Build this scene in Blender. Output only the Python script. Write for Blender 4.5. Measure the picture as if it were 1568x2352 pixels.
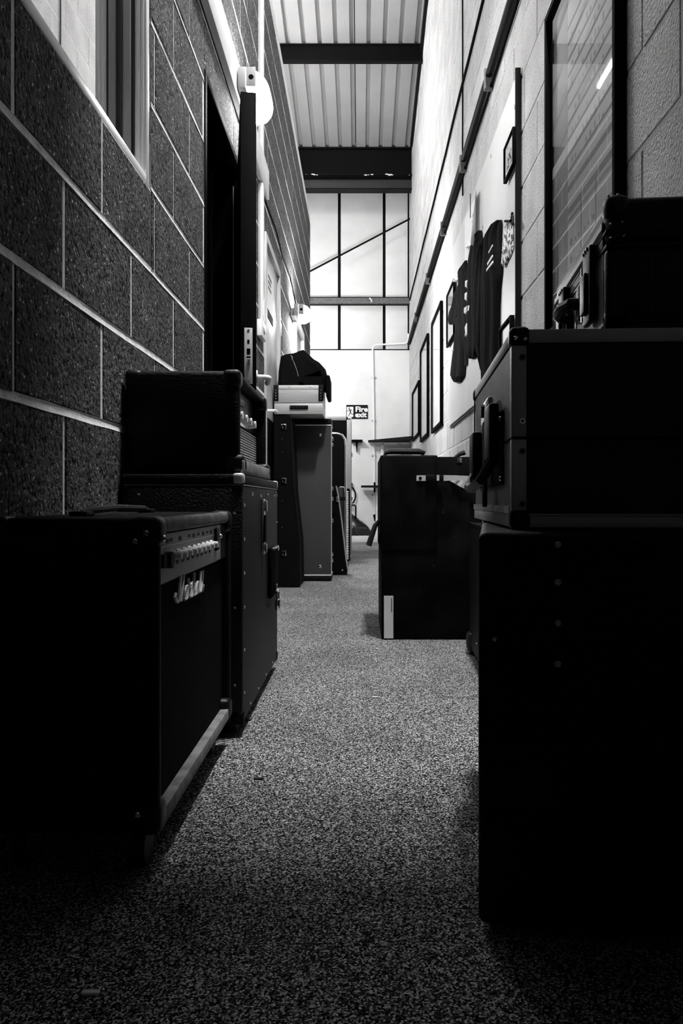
import bpy, bmesh, math, random
from mathutils import Vector, Matrix
random.seed(7)
R = math.radians
for o in list(bpy.data.objects): bpy.data.objects.remove(o)
S = bpy.context.scene
COL = S.collection

# ------------------------------------------------------------------ camera, world, light, exposure
F, CX, CY, ZC = 1850.0, 828.0, 1150.0, 0.55          # focal length and vanishing point in pixels of the 1568x2352 frame, eye height
cam_d = bpy.data.cameras.new('camera'); cam = bpy.data.objects.new('camera', cam_d); COL.objects.link(cam)
cam.location = (0, 0, ZC); cam.rotation_euler = (R(90), 0, 0)
cam_d.sensor_fit = 'VERTICAL'; cam_d.sensor_height = 36.0; cam_d.lens = 36.0 * F / 2352
cam_d.shift_x = -(CX - 784) / 2352; cam_d.shift_y = -(1176 - CY) / 2352
cam_d.clip_start = 0.02
S.camera = cam
W = bpy.data.worlds.new('world'); S.world = W; W.use_nodes = True
W.node_tree.nodes['Background'].inputs[0].default_value = (1, 1, 1, 1)
W.node_tree.nodes['Background'].inputs[1].default_value = 0.014
S.view_settings.view_transform = 'Standard'; S.view_settings.look = 'None'
S.view_settings.exposure = 1.12; S.view_settings.gamma = 1.0
S.view_settings.use_curve_mapping = False
LAMP_NEAR, LAMP_FAR, LAMP_CORNER = 46.0, 150.0, 150.0      # radiance of the wall lamps
BATTEN_L, BATTEN_NEAR_L = 92.0, 860.0        # radiance of the tubes hung under the roof

def onX(x, y, X):      # a pixel of the photograph as a point of the plane at lateral distance X
    k = X / (x - CX); return Vector((X, F * k, ZC + (CY - y) * k))
def onY(x, y, Y):      # a pixel as a point of the plane at depth Y
    return Vector(((x - CX) * Y / F, Y, ZC + (CY - y) * Y / F))

# ------------------------------------------------------------------ materials
MATS = {}
def mat(name, col=.5, rough=.6, metal=0., bump=0., bscale=200., var=0., vscale=8., spec=.5, emit=0., coat=0., build=None):
    if name in MATS: return MATS[name]
    m = bpy.data.materials.new(name); m.use_nodes = True; MATS[name] = m
    nt = m.node_tree; b = nt.nodes['Principled BSDF']
    b.inputs['Base Color'].default_value = (col, col, col, 1)
    b.inputs['Roughness'].default_value = rough; b.inputs['Metallic'].default_value = metal
    b.inputs['Specular IOR Level'].default_value = spec
    if coat: b.inputs['Coat Weight'].default_value = coat; b.inputs['Coat Roughness'].default_value = .05
    if emit:
        b.inputs['Emission Color'].default_value = (1, 1, 1, 1); b.inputs['Emission Strength'].default_value = emit
    tc = nt.nodes.new('ShaderNodeTexCoord')
    if var:
        n = nt.nodes.new('ShaderNodeTexNoise'); n.inputs['Scale'].default_value = vscale; n.inputs['Detail'].default_value = 6
        nt.links.new(tc.outputs['Object'], n.inputs['Vector'])
        r = nt.nodes.new('ShaderNodeValToRGB'); lo, hi = col * (1 - var), min(1, col * (1 + var))
        r.color_ramp.elements[0].position = .3; r.color_ramp.elements[1].position = .7
        r.color_ramp.elements[0].color = (lo, lo, lo, 1); r.color_ramp.elements[1].color = (hi, hi, hi, 1)
        nt.links.new(n.outputs['Fac'], r.inputs['Fac']); nt.links.new(r.outputs['Color'], b.inputs['Base Color'])
    if bump:
        n = nt.nodes.new('ShaderNodeTexNoise'); n.inputs['Scale'].default_value = bscale; n.inputs['Detail'].default_value = 3
        nt.links.new(tc.outputs['Object'], n.inputs['Vector'])
        bp = nt.nodes.new('ShaderNodeBump'); bp.inputs['Strength'].default_value = bump; bp.inputs['Distance'].default_value = .004
        nt.links.new(n.outputs['Fac'], bp.inputs['Height']); nt.links.new(bp.outputs['Normal'], b.inputs['Normal'])
    if build: build(nt, b, tc)
    return m

def ramp(nt, src, stops):
    r = nt.nodes.new('ShaderNodeValToRGB'); e = r.color_ramp.elements
    while len(e) < len(stops): e.new(.5)
    for k, (p, v) in enumerate(stops): e[k].position = p; e[k].color = (v, v, v, 1)
    nt.links.new(src, r.inputs['Fac']); return r.outputs['Color']
def noise(nt, vec, scale, detail=4, rough=.5):
    n = nt.nodes.new('ShaderNodeTexNoise'); n.inputs['Scale'].default_value = scale
    n.inputs['Detail'].default_value = detail; n.inputs['Roughness'].default_value = rough
    nt.links.new(vec, n.inputs['Vector']); return n.outputs['Fac']
def mixmul(nt, a, b, fac=1.):
    m = nt.nodes.new('ShaderNodeMix'); m.data_type = 'RGBA'; m.blend_type = 'MULTIPLY'; m.inputs[0].default_value = fac
    nt.links.new(a, m.inputs[6]); nt.links.new(b, m.inputs[7]); return m.outputs[2]
def mixadd(nt, a, b, fac=1.):
    m = nt.nodes.new('ShaderNodeMix'); m.data_type = 'RGBA'; m.blend_type = 'ADD'; m.inputs[0].default_value = fac
    nt.links.new(a, m.inputs[6]); nt.links.new(b, m.inputs[7]); return m.outputs[2]
def bumpn(nt, h, b, strength, dist):
    bp = nt.nodes.new('ShaderNodeBump'); bp.inputs['Strength'].default_value = strength; bp.inputs['Distance'].default_value = dist
    nt.links.new(h, bp.inputs['Height']); nt.links.new(bp.outputs['Normal'], b.inputs['Normal'])

def world_pos(nt):
    g = nt.nodes.new('ShaderNodeNewGeometry'); return g.outputs['Position']
def b_block(nt, b, tc):                 # dense concrete block: grey, black pores, pale grit
    p = world_pos(nt); oi = nt.nodes.new('ShaderNodeObjectInfo')
    base = ramp(nt, noise(nt, p, 14, 5), [(.3, .07), (.7, .14)])
    tone = ramp(nt, oi.outputs['Random'], [(0, .8), (1, 1.0)])
    pores = ramp(nt, noise(nt, p, 95, 3), [(.36, .08), (.50, 1)])
    grit = ramp(nt, noise(nt, p, 130, 2), [(.64, 0), (.72, .5)])
    c = mixadd(nt, mixmul(nt, mixmul(nt, base, tone), pores), grit)
    nt.links.new(c, b.inputs['Base Color']); bumpn(nt, noise(nt, p, 95, 3), b, .8, .006)
def b_paintblock(nt, b, tc):            # block wall under worn pale paint
    p = world_pos(nt); oi = nt.nodes.new('ShaderNodeObjectInfo')
    base = ramp(nt, noise(nt, p, 5, 6), [(.3, .46), (.65, .60)])
    tone = ramp(nt, oi.outputs['Random'], [(0, .88), (1, 1.0)])
    pores = ramp(nt, noise(nt, p, 120, 2), [(.30, .35), (.40, 1)])
    nt.links.new(mixmul(nt, mixmul(nt, base, tone), pores), b.inputs['Base Color']); bumpn(nt, noise(nt, p, 130, 3), b, .7, .005)
def b_carpet(nt, b, tc):
    p = world_pos(nt)
    v = nt.nodes.new('ShaderNodeTexVoronoi'); v.inputs['Scale'].default_value = 420; nt.links.new(p, v.inputs['Vector'])
    f1 = ramp(nt, v.outputs['Color'], [(.28, .003), (.58, .18), (.82, 1.0)])
    f2 = ramp(nt, noise(nt, p, 3.0, 4), [(.3, .7), (.7, 1.0)])
    nt.links.new(mixmul(nt, f1, f2), b.inputs['Base Color']); bumpn(nt, noise(nt, p, 260, 3, .7), b, 1.0, .006)
def b_leopard(nt, b, tc):
    v = nt.nodes.new('ShaderNodeTexVoronoi'); v.inputs['Scale'].default_value = 42
    p = world_pos(nt); nt.links.new(p, v.inputs['Vector'])
    nt.links.new(ramp(nt, noise(nt, p, 45, 2), [(.46, .02), (.52, .75)]), b.inputs['Base Color'])
def b_tread(nt, b, tc):                 # fine dimpled panel
    w = nt.nodes.new('ShaderNodeTexVoronoi'); w.inputs['Scale'].default_value = 230; w.inputs['Randomness'].default_value = .15
    nt.links.new(tc.outputs['Object'], w.inputs['Vector'])
    bumpn(nt, w.outputs['Distance'], b, .8, .003)
def b_brushed(nt, b, tc):
    mp = nt.nodes.new('ShaderNodeMapping'); mp.inputs['Scale'].default_value = (3, 3, 260)
    nt.links.new(tc.outputs['Object'], mp.inputs['Vector'])
    nt.links.new(ramp(nt, noise(nt, mp.outputs['Vector'], 3, 3), [(.3, .38), (.7, .62)]), b.inputs['Base Color'])
def b_tolex(nt, b, tc):                 # creased leathercloth
    mp = nt.nodes.new('ShaderNodeMapping'); mp.inputs['Scale'].default_value = (1, 1, 2.6)
    nt.links.new(tc.outputs['Object'], mp.inputs['Vector'])
    bumpn(nt, noise(nt, mp.outputs['Vector'], 75, 4, .6), b, .5, .005)
def b_trunk(nt, b, tc):                 # scuffed vulcanised fibre
    p = tc.outputs['Object']
    a = ramp(nt, noise(nt, p, 7, 5), [(.4, .001), (.75, .012)])
    s = ramp(nt, noise(nt, p, 55, 6, .8), [(.64, 0), (.70, .10)])
    nt.links.new(mixadd(nt, a, s), b.inputs['Base Color'])

M_BLOCK = mat('concrete_block', .2, .95, spec=.1, build=b_block)
M_MORTAR = mat('mortar', .8, .95, bump=.4, bscale=150, var=.2, vscale=30, spec=.1)
M_PBLOCK = mat('painted_block', .75, .8, spec=.25, build=b_paintblock)
M_PMORTAR = mat('painted_mortar', .62, .9, bump=.4, bscale=120, var=.1, vscale=20, spec=.2)
M_CARPET = mat('carpet', .2, 1., spec=.05, build=b_carpet)
M_WHITE = mat('white_paint', .68, .55, var=.06, vscale=4)
M_UPVC = mat('white_upvc', .82, .3)
M_SHEET = mat('roof_sheet_paint', .30, .5, var=.06, vscale=3)
M_STEEL = mat('dark_steel_paint', .002, .6, bump=.15, bscale=60, spec=.12)
M_RAIL = mat('grey_steel_paint', .09, .6, var=.4, vscale=30)
M_TOLEX = mat('black_leathercloth', .0015, .55, build=b_tolex, spec=.16)
M_BLACK = mat('black_plastic', .003, .4, bump=.2, bscale=300, spec=.35)
M_MATTE = mat('matte_black', .002, .8, spec=.03)
M_CLOTH = mat('black_cloth', .0035, .9, bump=.3, bscale=500, spec=.05)
M_GRILLE = mat('speaker_cloth', .002, .95, bump=.5, bscale=700, spec=.05)
M_CHROME = mat('chrome', .85, .18, 1.)
M_ALU = mat('aluminium_edge', .62, .5, .25, bump=.1, bscale=400)
M_BRUSH = mat('brushed_aluminium', .5, .45, .35, build=b_brushed)
M_LAMIN = mat('grey_laminate', .16, .55, var=.15, vscale=20, bump=.15, bscale=500)
M_FELT = mat('shaded_laminate', .04, .8, bump=.5, bscale=350, spec=.2)
M_GREY = mat('grey_leathercloth', .045, .75, bump=.5, bscale=420, spec=.3)
M_TREAD = mat('dimpled_black_panel', .006, .35, spec=.5, build=b_tread)
M_TRUNK = mat('trunk_fibre', .02, .65, build=b_trunk, spec=.08)
M_PANEL = mat('amp_panel', .42, .45, .3, bump=.2, bscale=500)
M_IVORY = mat('white_knob', .95, .35)
M_DOOR = mat('pale_door', .42, .5, var=.25, vscale=5)
M_DOORK = mat('dark_door', .001, .7, spec=.04)
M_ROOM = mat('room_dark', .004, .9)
M_MIRROR = mat('reflective_window_film', .92, .015, 1.)
M_PAPER = mat('paper', .8, .7)
M_PRINT = mat('print_black', .012, .6)
M_POSTER = mat('chart_paper', .22, .5, coat=0.)
M_MAT = mat('chart_border', .03, .5)
M_BOARD = mat('pale_board', .6, .5, var=.05, vscale=3)
M_LEOP = mat('leopard_print', .5, .7, build=b_leopard)
M_GREYP = mat('grey_plastic', .30, .5)
M_RUB = mat('rubber', .015, .6)
M_SIGN = mat('sign_green', .006, .6, spec=.1)
M_BAGS = mat('shiny_black', .01, .25)
def glass_mat():
    m = bpy.data.materials.new('picture_glass'); m.use_nodes = True; nt = m.node_tree
    for n in list(nt.nodes): nt.nodes.remove(n)
    out = nt.nodes.new('ShaderNodeOutputMaterial'); mx = nt.nodes.new('ShaderNodeMixShader')
    lw = nt.nodes.new('ShaderNodeLayerWeight'); pw = nt.nodes.new('ShaderNodeMath'); pw.operation = 'POWER'; pw.inputs[1].default_value = 5.0
    nt.links.new(lw.outputs['Facing'], pw.inputs[0])
    fr = nt.nodes.new('ShaderNodeMath'); fr.operation = 'MULTIPLY_ADD'; fr.inputs[1].default_value = .9; fr.inputs[2].default_value = .06
    nt.links.new(pw.outputs[0], fr.inputs[0])
    tr = nt.nodes.new('ShaderNodeBsdfTransparent'); gl = nt.nodes.new('ShaderNodeBsdfGlossy'); gl.inputs['Roughness'].default_value = .01
    nt.links.new(fr.outputs[0], mx.inputs[0]); nt.links.new(tr.outputs[0], mx.inputs[1]); nt.links.new(gl.outputs[0], mx.inputs[2])
    nt.links.new(mx.outputs[0], out.inputs[0]); return m
M_GLASS = glass_mat()

# ------------------------------------------------------------------ mesh helpers
class MB:
    def __init__(s): s.bm = bmesh.new()
    def box(s, x0, x1, y0, y1, z0, z1, bev=0., seg=2, mtx=None):
        g = bmesh.ops.create_cube(s.bm, size=1.); vs = g['verts']
        bmesh.ops.scale(s.bm, vec=(abs(x1 - x0), abs(y1 - y0), abs(z1 - z0)), verts=vs)
        bmesh.ops.translate(s.bm, vec=((x0 + x1) / 2, (y0 + y1) / 2, (z0 + z1) / 2), verts=vs)
        if mtx: bmesh.ops.transform(s.bm, matrix=mtx, verts=vs)
        if bev:
            es = list({e for v in vs for e in v.link_edges})
            bmesh.ops.bevel(s.bm, geom=es, offset=bev, segments=seg, profile=.5, affect='EDGES', clamp_overlap=True)
        return s
    def cyl(s, p0, p1, r, n=12, r2=None, caps=True):
        p0, p1 = Vector(p0), Vector(p1); d = p1 - p0
        q = d.to_track_quat('Z', 'Y').to_matrix().to_4x4()
        bmesh.ops.create_cone(s.bm, cap_ends=caps, segments=n, radius1=r, radius2=r if r2 is None else r2, depth=d.length,
                              matrix=Matrix.Translation((p0 + p1) / 2) @ q)
        return s
    def ball(s, c, r, sc=(1, 1, 1), n=10):
        bmesh.ops.create_uvsphere(s.bm, u_segments=n, v_segments=max(6, n // 2 + 1), radius=r,
                                  matrix=Matrix.Translation(c) @ Matrix.Diagonal((*sc, 1)))
        return s
    def tube(s, pts, r, n=8, closed=False):
        pts = [Vector(p) for p in pts]; rings = []
        up = None
        for i, p in enumerate(pts):
            a = pts[max(i - 1, 0)]; b = pts[min(i + 1, len(pts) - 1)]; d = (b - a).normalized()
            if up is None: up = d.orthogonal().normalized()
            u = (up - d * up.dot(d)); u = u.normalized() if u.length > 1e-6 else d.orthogonal().normalized(); up = u
            w = d.cross(u)
            rr = r[i] if isinstance(r, (list, tuple)) else r
            rings.append([s.bm.verts.new(p + (u * math.cos(t) + w * math.sin(t)) * rr) for t in [2 * math.pi * k / n for k in range(n)]])
        for a, b in zip(rings[:-1], rings[1:]):
            for k in range(n): s.bm.faces.new((a[k], a[(k + 1) % n], b[(k + 1) % n], b[k]))
        s.bm.faces.new(rings[0][::-1]); s.bm.faces.new(rings[-1]); return s
    def prism(s, poly, h0, h1, axis='x'):
        def P(u, v, h): return {'x': (h, u, v), 'y': (u, h, v), 'z': (u, v, h)}[axis]
        a = [s.bm.verts.new(P(u, v, h0)) for u, v in poly]; b = [s.bm.verts.new(P(u, v, h1)) for u, v in poly]
        n = len(poly); s.bm.faces.new(a[::-1]); s.bm.faces.new(b)
        for k in range(n): s.bm.faces.new((a[k], a[(k + 1) % n], b[(k + 1) % n], b[k]))
        return s
    def faces(s, vs, fs):
        v = [s.bm.verts.new(p) for p in vs]
        for f in fs: s.bm.faces.new([v[k] for k in f])
        return s
    def grid(s, rows):
        vv = [[s.bm.verts.new(p) for p in r] for r in rows]
        for a, b in zip(vv[:-1], vv[1:]):
            for k in range(len(a) - 1): s.bm.faces.new((a[k], a[k + 1], b[k + 1], b[k]))
        return vv
    def mesh(s, name, m, smooth=False):
        bmesh.ops.recalc_face_normals(s.bm, faces=s.bm.faces)
        me = bpy.data.meshes.new(name); s.bm.to_mesh(me); s.bm.free()
        if m: me.materials.append(m)
        if smooth:
            for p in me.polygons: p.use_smooth = True
            me.set_sharp_from_angle(angle=R(40))
        return me
    def obj(s, name, m, parent=None, smooth=False, **k):
        return link(name, s.mesh(name, m, smooth), parent, **k)
def link(name, me, parent=None, label=None, cat=None, group=None, kind=None, loc=None):
    o = bpy.data.objects.new(name, me); COL.objects.link(o)
    if parent: o.parent = parent
    if loc is not None: o.location = loc
    if label: o['label'] = label
    if cat: o['category'] = cat
    if group: o['group'] = group
    if kind: o['kind'] = kind
    return o
def thing(name, label=None, cat=None, loc=(0, 0, 0), rz=0., group=None, kind=None):
    o = link(name, None, None, label, cat, group, kind, loc); o.rotation_euler = (0, 0, rz); o.empty_display_size = .05
    return o
def bx(name, m, p, *a, bev=0., seg=2, smooth=None, **k):
    return MB().box(*a, bev=bev, seg=seg).obj(name, m, p, smooth=(bev > 0) if smooth is None else smooth, **k)
def copies(name, me, parent, locs, **k):
    out = []
    for l in locs: out.append(link(name, me, parent, loc=l, **k))
    return out
def text_mesh(name, body, size, m, extrude=.0006, offset=0.):
    c = bpy.data.curves.new(name, 'FONT'); c.body = body; c.size = size; c.extrude = extrude; c.offset = offset; c.resolution_u = 3
    c.space_line = .85
    t = bpy.data.objects.new(name, c); COL.objects.link(t)
    dg = bpy.context.evaluated_depsgraph_get(); dg.update()
    me = bpy.data.meshes.new_from_object(t.evaluated_get(dg)); bpy.data.objects.remove(t); bpy.data.curves.remove(c)
    me.name = name; me.materials.clear(); me.materials.append(m); return me

# ------------------------------------------------------------------ the shell
XL, XR, YB, YE = -.564, .66, 10.9, 9.0       # left wall, right wall, back wall, end of the left wall
TOPL = 3.66
def roof_z(Y): return 6.81 - .162 * Y
bx('floor', M_CARPET, None, -3.0, 1.0, -2.5, 11.2, -.06, 0, kind='structure')

OPEN = [(.95, 2.175, 1.385, 2.45), (2.91, 3.80, -1, 2.11), (4.72, 5.56, -1, 2.13), (6.70, 7.62, -1, 2.06)]
def wall_cells(mb, x0, x1, ys, zs, opens):
    for a, b in zip(ys[:-1], ys[1:]):
        for c, d in zip(zs[:-1], zs[1:]):
            my, mz = (a + b) / 2, (c + d) / 2
            if any(o[0] < my < o[1] and o[2] < mz < o[3] for o in opens): continue
            mb.box(x0, x1, a, b, c, d)
ys = sorted({-2.5, YE} | {o[0] for o in OPEN} | {o[1] for o in OPEN}); zs = sorted({0, TOPL} | {o[2] for o in OPEN if o[2] > 0} | {o[3] for o in OPEN})
mb = MB(); wall_cells(mb, XL - .14, XL - .0022, ys, zs, OPEN)
bmesh.ops.remove_doubles(mb.bm, verts=mb.bm.verts, dist=1e-5)
wall_left = mb.obj('wall_left', M_MORTAR, kind='structure')
mb = MB(); mb.prism([(-2.5, 0), (YB + .2, 0), (YB + .2, roof_z(YB + .2) - .02), (-2.5, roof_z(-2.5) - .02)], XR + .003, XR + .12)
wall_right = mb.obj('wall_right', M_PMORTAR, kind='structure')

def block_mesh(ly, lz, side, m, ch=.004, d=.03):
    # front face at x=0 looking towards side, chamfered rim
    s = side; y, z = ly / 2, lz / 2; q = ch
    v = [(0, -y + q, -z + q), (0, y - q, -z + q), (0, y - q, z - q), (0, -y + q, z - q)]
    v += [(-s * q, -y, -z), (-s * q, y, -z), (-s * q, y, z), (-s * q, -y, z)]
    v += [(-s * d, -y, -z), (-s * d, y, -z), (-s * d, y, z), (-s * d, -y, z)]
    f = [(0, 1, 2, 3)] + [(a, a + 4, (a + 1) % 4 + 4, (a + 1) % 4) for a in range(4)] + [(a + 4, a + 8, (a + 1) % 4 + 8, (a + 1) % 4 + 4) for a in range(4)]
    return MB().faces(v, f).mesh('block', m)
def in_view(Y, z, X):
    if Y < .35: return 0
    x = CX + X * F / Y; y = CY - (z - ZC) * F / Y
    if x < -120 or x > 1690 or y < -120 or y > 2450: return 0
    return 1. / Y ** 3
def lay_blocks(parent, X, side, m, z_off, y_off, y0, y1, ztop, opens, hg, vg):
    full = {}; pieces = []
    r = 0
    zb = z_off - .225
    while zb < ztop(y0):
        z0, z1 = zb + hg / 2, zb + .225 - hg / 2
        off = y_off + (.225 if r % 2 else 0)
        Y = y0 - ((y0 - off) % .45)
        while Y < y1:
            spans = [(max(Y + vg / 2, y0), min(Y + .45 - vg / 2, y1), max(z0, 0.), z1)]
            Y += .45
            for o in opens:
                nxt = []
                for (a, b, c, d) in spans:
                    if b <= o[0] or a >= o[1] or d <= o[2] + .002 or c >= o[3] - .002: nxt.append((a, b, c, d)); continue
                    if a < o[0] - .02: nxt.append((a, o[0], c, d))
                    if b > o[1] + .02: nxt.append((o[1], b, c, d))
                    aa, bb = max(a, o[0]), min(b, o[1])
                    if c < o[2] - .02: nxt.append((aa, bb, c, o[2]))
                    if d > o[3] + .02: nxt.append((aa, bb, o[3], d))
                spans = nxt
            for (a, b, c, d) in spans:
                if b - a < .03 or d - c < .03 or d > ztop(b): continue
                pieces.append(((in_view((a + b) / 2, (c + d) / 2, X)), a, b, c, d))
        zb += .225; r += 1
    pieces.sort(reverse=True)
    rest = MB()
    for i, (w, a, b, c, d) in enumerate(pieces):
        jit = random.uniform(-.0012, .0012)
        if i < 295 and w > 0:
            key = (round(b - a, 3), round(d - c, 3))
            if key not in full: full[key] = block_mesh(b - a, d - c, side, m)
            o = link('block', full[key], parent, loc=(X + jit, (a + b) / 2, (c + d) / 2))
            o.rotation_euler = (random.uniform(-.002, .002), 0, random.uniform(-.004, .004))
        else:
            rest.box(X - side * .03, X, a, b, c, d)
    rest.obj('block_courses', m, parent, kind='stuff')
lay_blocks(wall_left, XL, 1, M_BLOCK, .045, 1.31 - .45 * 4, -1.0, YE, lambda y: TOPL + .01, OPEN, .014, .010)
lay_blocks(wall_right, XR, -1, M_PBLOCK, .03, 1.887 - .45 * 4, -.6, YB, lambda y: roof_z(y) - .05, [], .010, .009)
# bed joints of the left wall: concave pointed mortar
prof = [(.0085, -.0012), (.005, -.0022), (0, -.0020), (-.005, -.0008), (-.0092, .0006)]
k = 0
while True:
    z = .045 + .225 * k; k += 1
    if z > TOPL: break
    cuts = [-1.0]; 
    for o in OPEN:
        if o[2] < z < o[3]: cuts += [o[0], o[1]]
    cuts.append(YE)
    for a, b in zip(cuts[0::2], cuts[1::2]):
        n = max(2, int((b - a) / .12)); m_ = MB()
        m_.grid([[(XL + dx + random.uniform(-.0006, .0006), a + (b - a) * i / n, z + dz + random.uniform(-.0012, .0012)) for i in range(n + 1)] for dz, dx in prof])
        m_.obj('mortar_joint', M_MORTAR, wall_left, smooth=True)
# storey over the side rooms, inner room
bx('ceiling_side_rooms', M_WHITE, None, -3.0, XL - .002, -2.5, YE, TOPL, TOPL + .08, kind='structure')
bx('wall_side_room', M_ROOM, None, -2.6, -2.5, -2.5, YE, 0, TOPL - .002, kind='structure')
bx('wall_left_end', M_PMORTAR, None, -3.0, XL - .145, YE - .1, YE, 0, TOPL - .002, kind='structure')
bx('wall_far_left', M_WHITE, None, -3.1, -3.0, -2.5, YB + .3, 0, 7.3, kind='structure')
bx('ceiling_shade_slab', M_WHITE, None, XL + .006, XR - .006, -2.5, 1.87, 2.5, 2.72, kind='structure')  # slab added out of view to shade the floor and walls near the camera
# window beside the camera
win = thing('window_1', kind='structure', loc=(0, 0, 0))
def frame_ring(p, name, m, x0, x1, y0, y1, z0, z1, w, bev=.002):
    bx(name, m, p, x0, x1, y1 - w, y1, z0, z1, bev=bev); bx(name, m, p, x0, x1, y0, y0 + w, z0, z1, bev=bev)
    bx(name, m, p, x0, x1, y0 + w, y1 - w, z0, z0 + w * .8, bev=bev); bx(name, m, p, x0, x1, y0 + w, y1 - w, z1 - w * .8, z1, bev=bev)
frame_ring(win, 'frame', M_UPVC, XL - .034, XL - .002, .97, 2.160, 1.387, 2.44, .030)
bx('frame_bead', M_UPVC, win, XL - .024, XL - .018, 2.1265, 2.1305, 1.42, 2.40, bev=.001)
bx('frame_bead', M_UPVC, win, XL - .013, XL - .009, 2.1265, 2.1305, 1.42, 2.40, bev=.001)
frame_ring(win, 'gasket', M_RUB, XL - .041, XL - .034, .98, 2.158, 1.392, 2.435, .034, 0)
frame_ring(win, 'sash', M_GREYP, XL - .062, XL - .041, .98, 2.158, 1.392, 2.435, .042)
frame_ring(win, 'glazing_gasket', M_RUB, XL - .070, XL - .062, .98, 2.158, 1.392, 2.435, .046, 0)
bx('pane', M_MIRROR, win, XL - .078, XL - .070, .99, 2.15, 1.395, 2.43)
# door 1, ajar
door = thing('door_1', kind='structure')
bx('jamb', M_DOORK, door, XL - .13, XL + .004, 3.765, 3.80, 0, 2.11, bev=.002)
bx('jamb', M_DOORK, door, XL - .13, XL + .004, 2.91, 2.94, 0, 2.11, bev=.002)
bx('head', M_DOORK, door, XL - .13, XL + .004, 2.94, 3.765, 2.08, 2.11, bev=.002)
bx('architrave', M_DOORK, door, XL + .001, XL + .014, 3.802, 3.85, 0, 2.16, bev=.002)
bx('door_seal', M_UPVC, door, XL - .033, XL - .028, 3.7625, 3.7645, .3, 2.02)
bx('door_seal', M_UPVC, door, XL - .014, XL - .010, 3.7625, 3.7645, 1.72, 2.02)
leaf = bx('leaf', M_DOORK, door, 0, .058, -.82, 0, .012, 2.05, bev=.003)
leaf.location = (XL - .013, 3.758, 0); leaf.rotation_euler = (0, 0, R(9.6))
lp = bx('lock_plate', M_ALU, leaf, .014, .044, -.8225, -.8203, .978, 1.184, bev=.0008)
for zz in (.988, 1.174): MB().cyl((.029, -.8238, zz), (.029, -.8222, zz), .0045, 12).obj('screw', M_RAIL, leaf)
bx('keyhole', M_MATTE, leaf, .025, .033, -.8232, -.8222, 1.126, 1.140)
bx('deadbolt_slot', M_MATTE, leaf, .023, .036, -.8232, -.8222, 1.086, 1.108)
bx('latch_slot', M_MATTE, leaf, .022, .037, -.8232, -.8222, 1.073, 1.079)
bx('latch_bolt', M_CHROME, leaf, .024, .036, -.834, -.8222, 1.048, 1.068, bev=.002)
hz = 1.012
MB().cyl((.058, -.765, hz), (.064, -.765, hz), .026, 20).obj('handle_rose', M_UPVC, leaf, smooth=True)
MB().tube([(.06, -.765, hz), (.09, -.765, hz), (.103, -.76, hz), (.108, -.745, hz), (.108, -.70, hz - .002), (.107, -.645, hz - .004)], .0105, 10).obj('handle', M_UPVC, leaf, smooth=True)
MB().cyl((.058, -.765, hz - .075), (.068, -.765, hz - .075), .013, 14).obj('lock_cylinder', M_CHROME, leaf, smooth=True)
# door 2, closed, pale
door2 = thing('door_2', kind='structure')
bx('jamb', M_DOOR, door2, XL - .13, XL + .012, 4.72, 4.765, 0, 2.13, bev=.002); bx('jamb', M_DOOR, door2, XL - .13, XL + .012, 5.515, 5.56, 0, 2.13, bev=.002)
bx('head', M_DOOR, door2, XL - .13, XL + .012, 4.765, 5.515, 2.085, 2.13, bev=.002)
bx('leaf', M_DOOR, door2, XL - .05, XL - .008, 4.768, 5.512, .01, 2.08, bev=.002)
bx('kick_plate', M_MATTE, door2, XL - .008, XL - .005, 4.80, 5.48, .04, 1.06)
MB().tube([(XL - .01, 4.84, 1.09), (XL + .045, 4.84, 1.09), (XL + .052, 4.86, 1.09), (XL + .052, 4.95, 1.09)], .010, 8).obj('handle', M_UPVC, door2, smooth=True)
# door 3, white frame further down
door3 = thing('door_3', kind='structure')
bx('architrave', M_UPVC, door3, XL + .001, XL + .03, 6.66, 6.74, 0, 2.06, bev=.003); bx('architrave', M_UPVC, door3, XL + .001, XL + .03, 7.58, 7.66, 0, 2.06, bev=.003)
bx('architrave', M_UPVC, door3, XL + .001, XL + .03, 6.66, 7.66, 2.062, 2.13, bev=.003)
bx('leaf', M_DOOR, door3, XL - .05, XL - .01, 6.70, 7.62, .01, 2.055, bev=.002)
bx('stop', M_UPVC, door3, XL - .01, XL - .001, 6.745, 6.775, .01, 2.05)
# roof: trapezoidal sheets
ceiling = thing('ceiling', kind='structure')
def roof_sheet(x0, n):
    P = .17; pr = []
    for i in range(n):
        a = x0 + i * P; pr += [(a, 0), (a + .118, 0), (a + .130, .036), (a + .158, .036)]
    pr.append((x0 + n * P, 0)); pr = [(x, z) for x, z in pr]
    m_ = MB(); m_.grid([[(x, Y, roof_z(Y) + z) for x, z in pr] for Y in (-2.5, 2.0, 6.7, 8.6, 10.45, 11.1)]); return m_
x = -.062 - .004
for i in range(3): roof_sheet(x - (i + 1) * 1.024 + .004, 6).obj('roof_sheet', M_SHEET, ceiling)
roof_sheet(-.058, 5).obj('roof_sheet', M_SHEET, ceiling)
bx('sheet_joint', M_STEEL, ceiling, -.069, -.055, 6.0, 10.45, 0, .012).rotation_euler = (math.atan(-.162), 0, 0)
ceiling.children[-1].location = (0, 0, roof_z(0) + .001)
def purlin(Y, lab):
    t = thing('roof_purlin', lab, 'beam', (0, Y, roof_z(Y)), group='roof purlins')
    bx('web', M_STEEL, t, -3.0, XR, -.004, .004, -.195, -.012); bx('top_flange', M_STEEL, t, -3.0, XR, -.03, .035, -.012, -.003)
    bx('bottom_flange', M_STEEL, t, -3.0, XR, -.055, .004, -.203, -.195); bx('lip', M_STEEL, t, -3.0, XR, -.055, -.051, -.195, -.18)
purlin(8.6, 'black steel roof purlin crossing the corridor nearest the camera')
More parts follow.
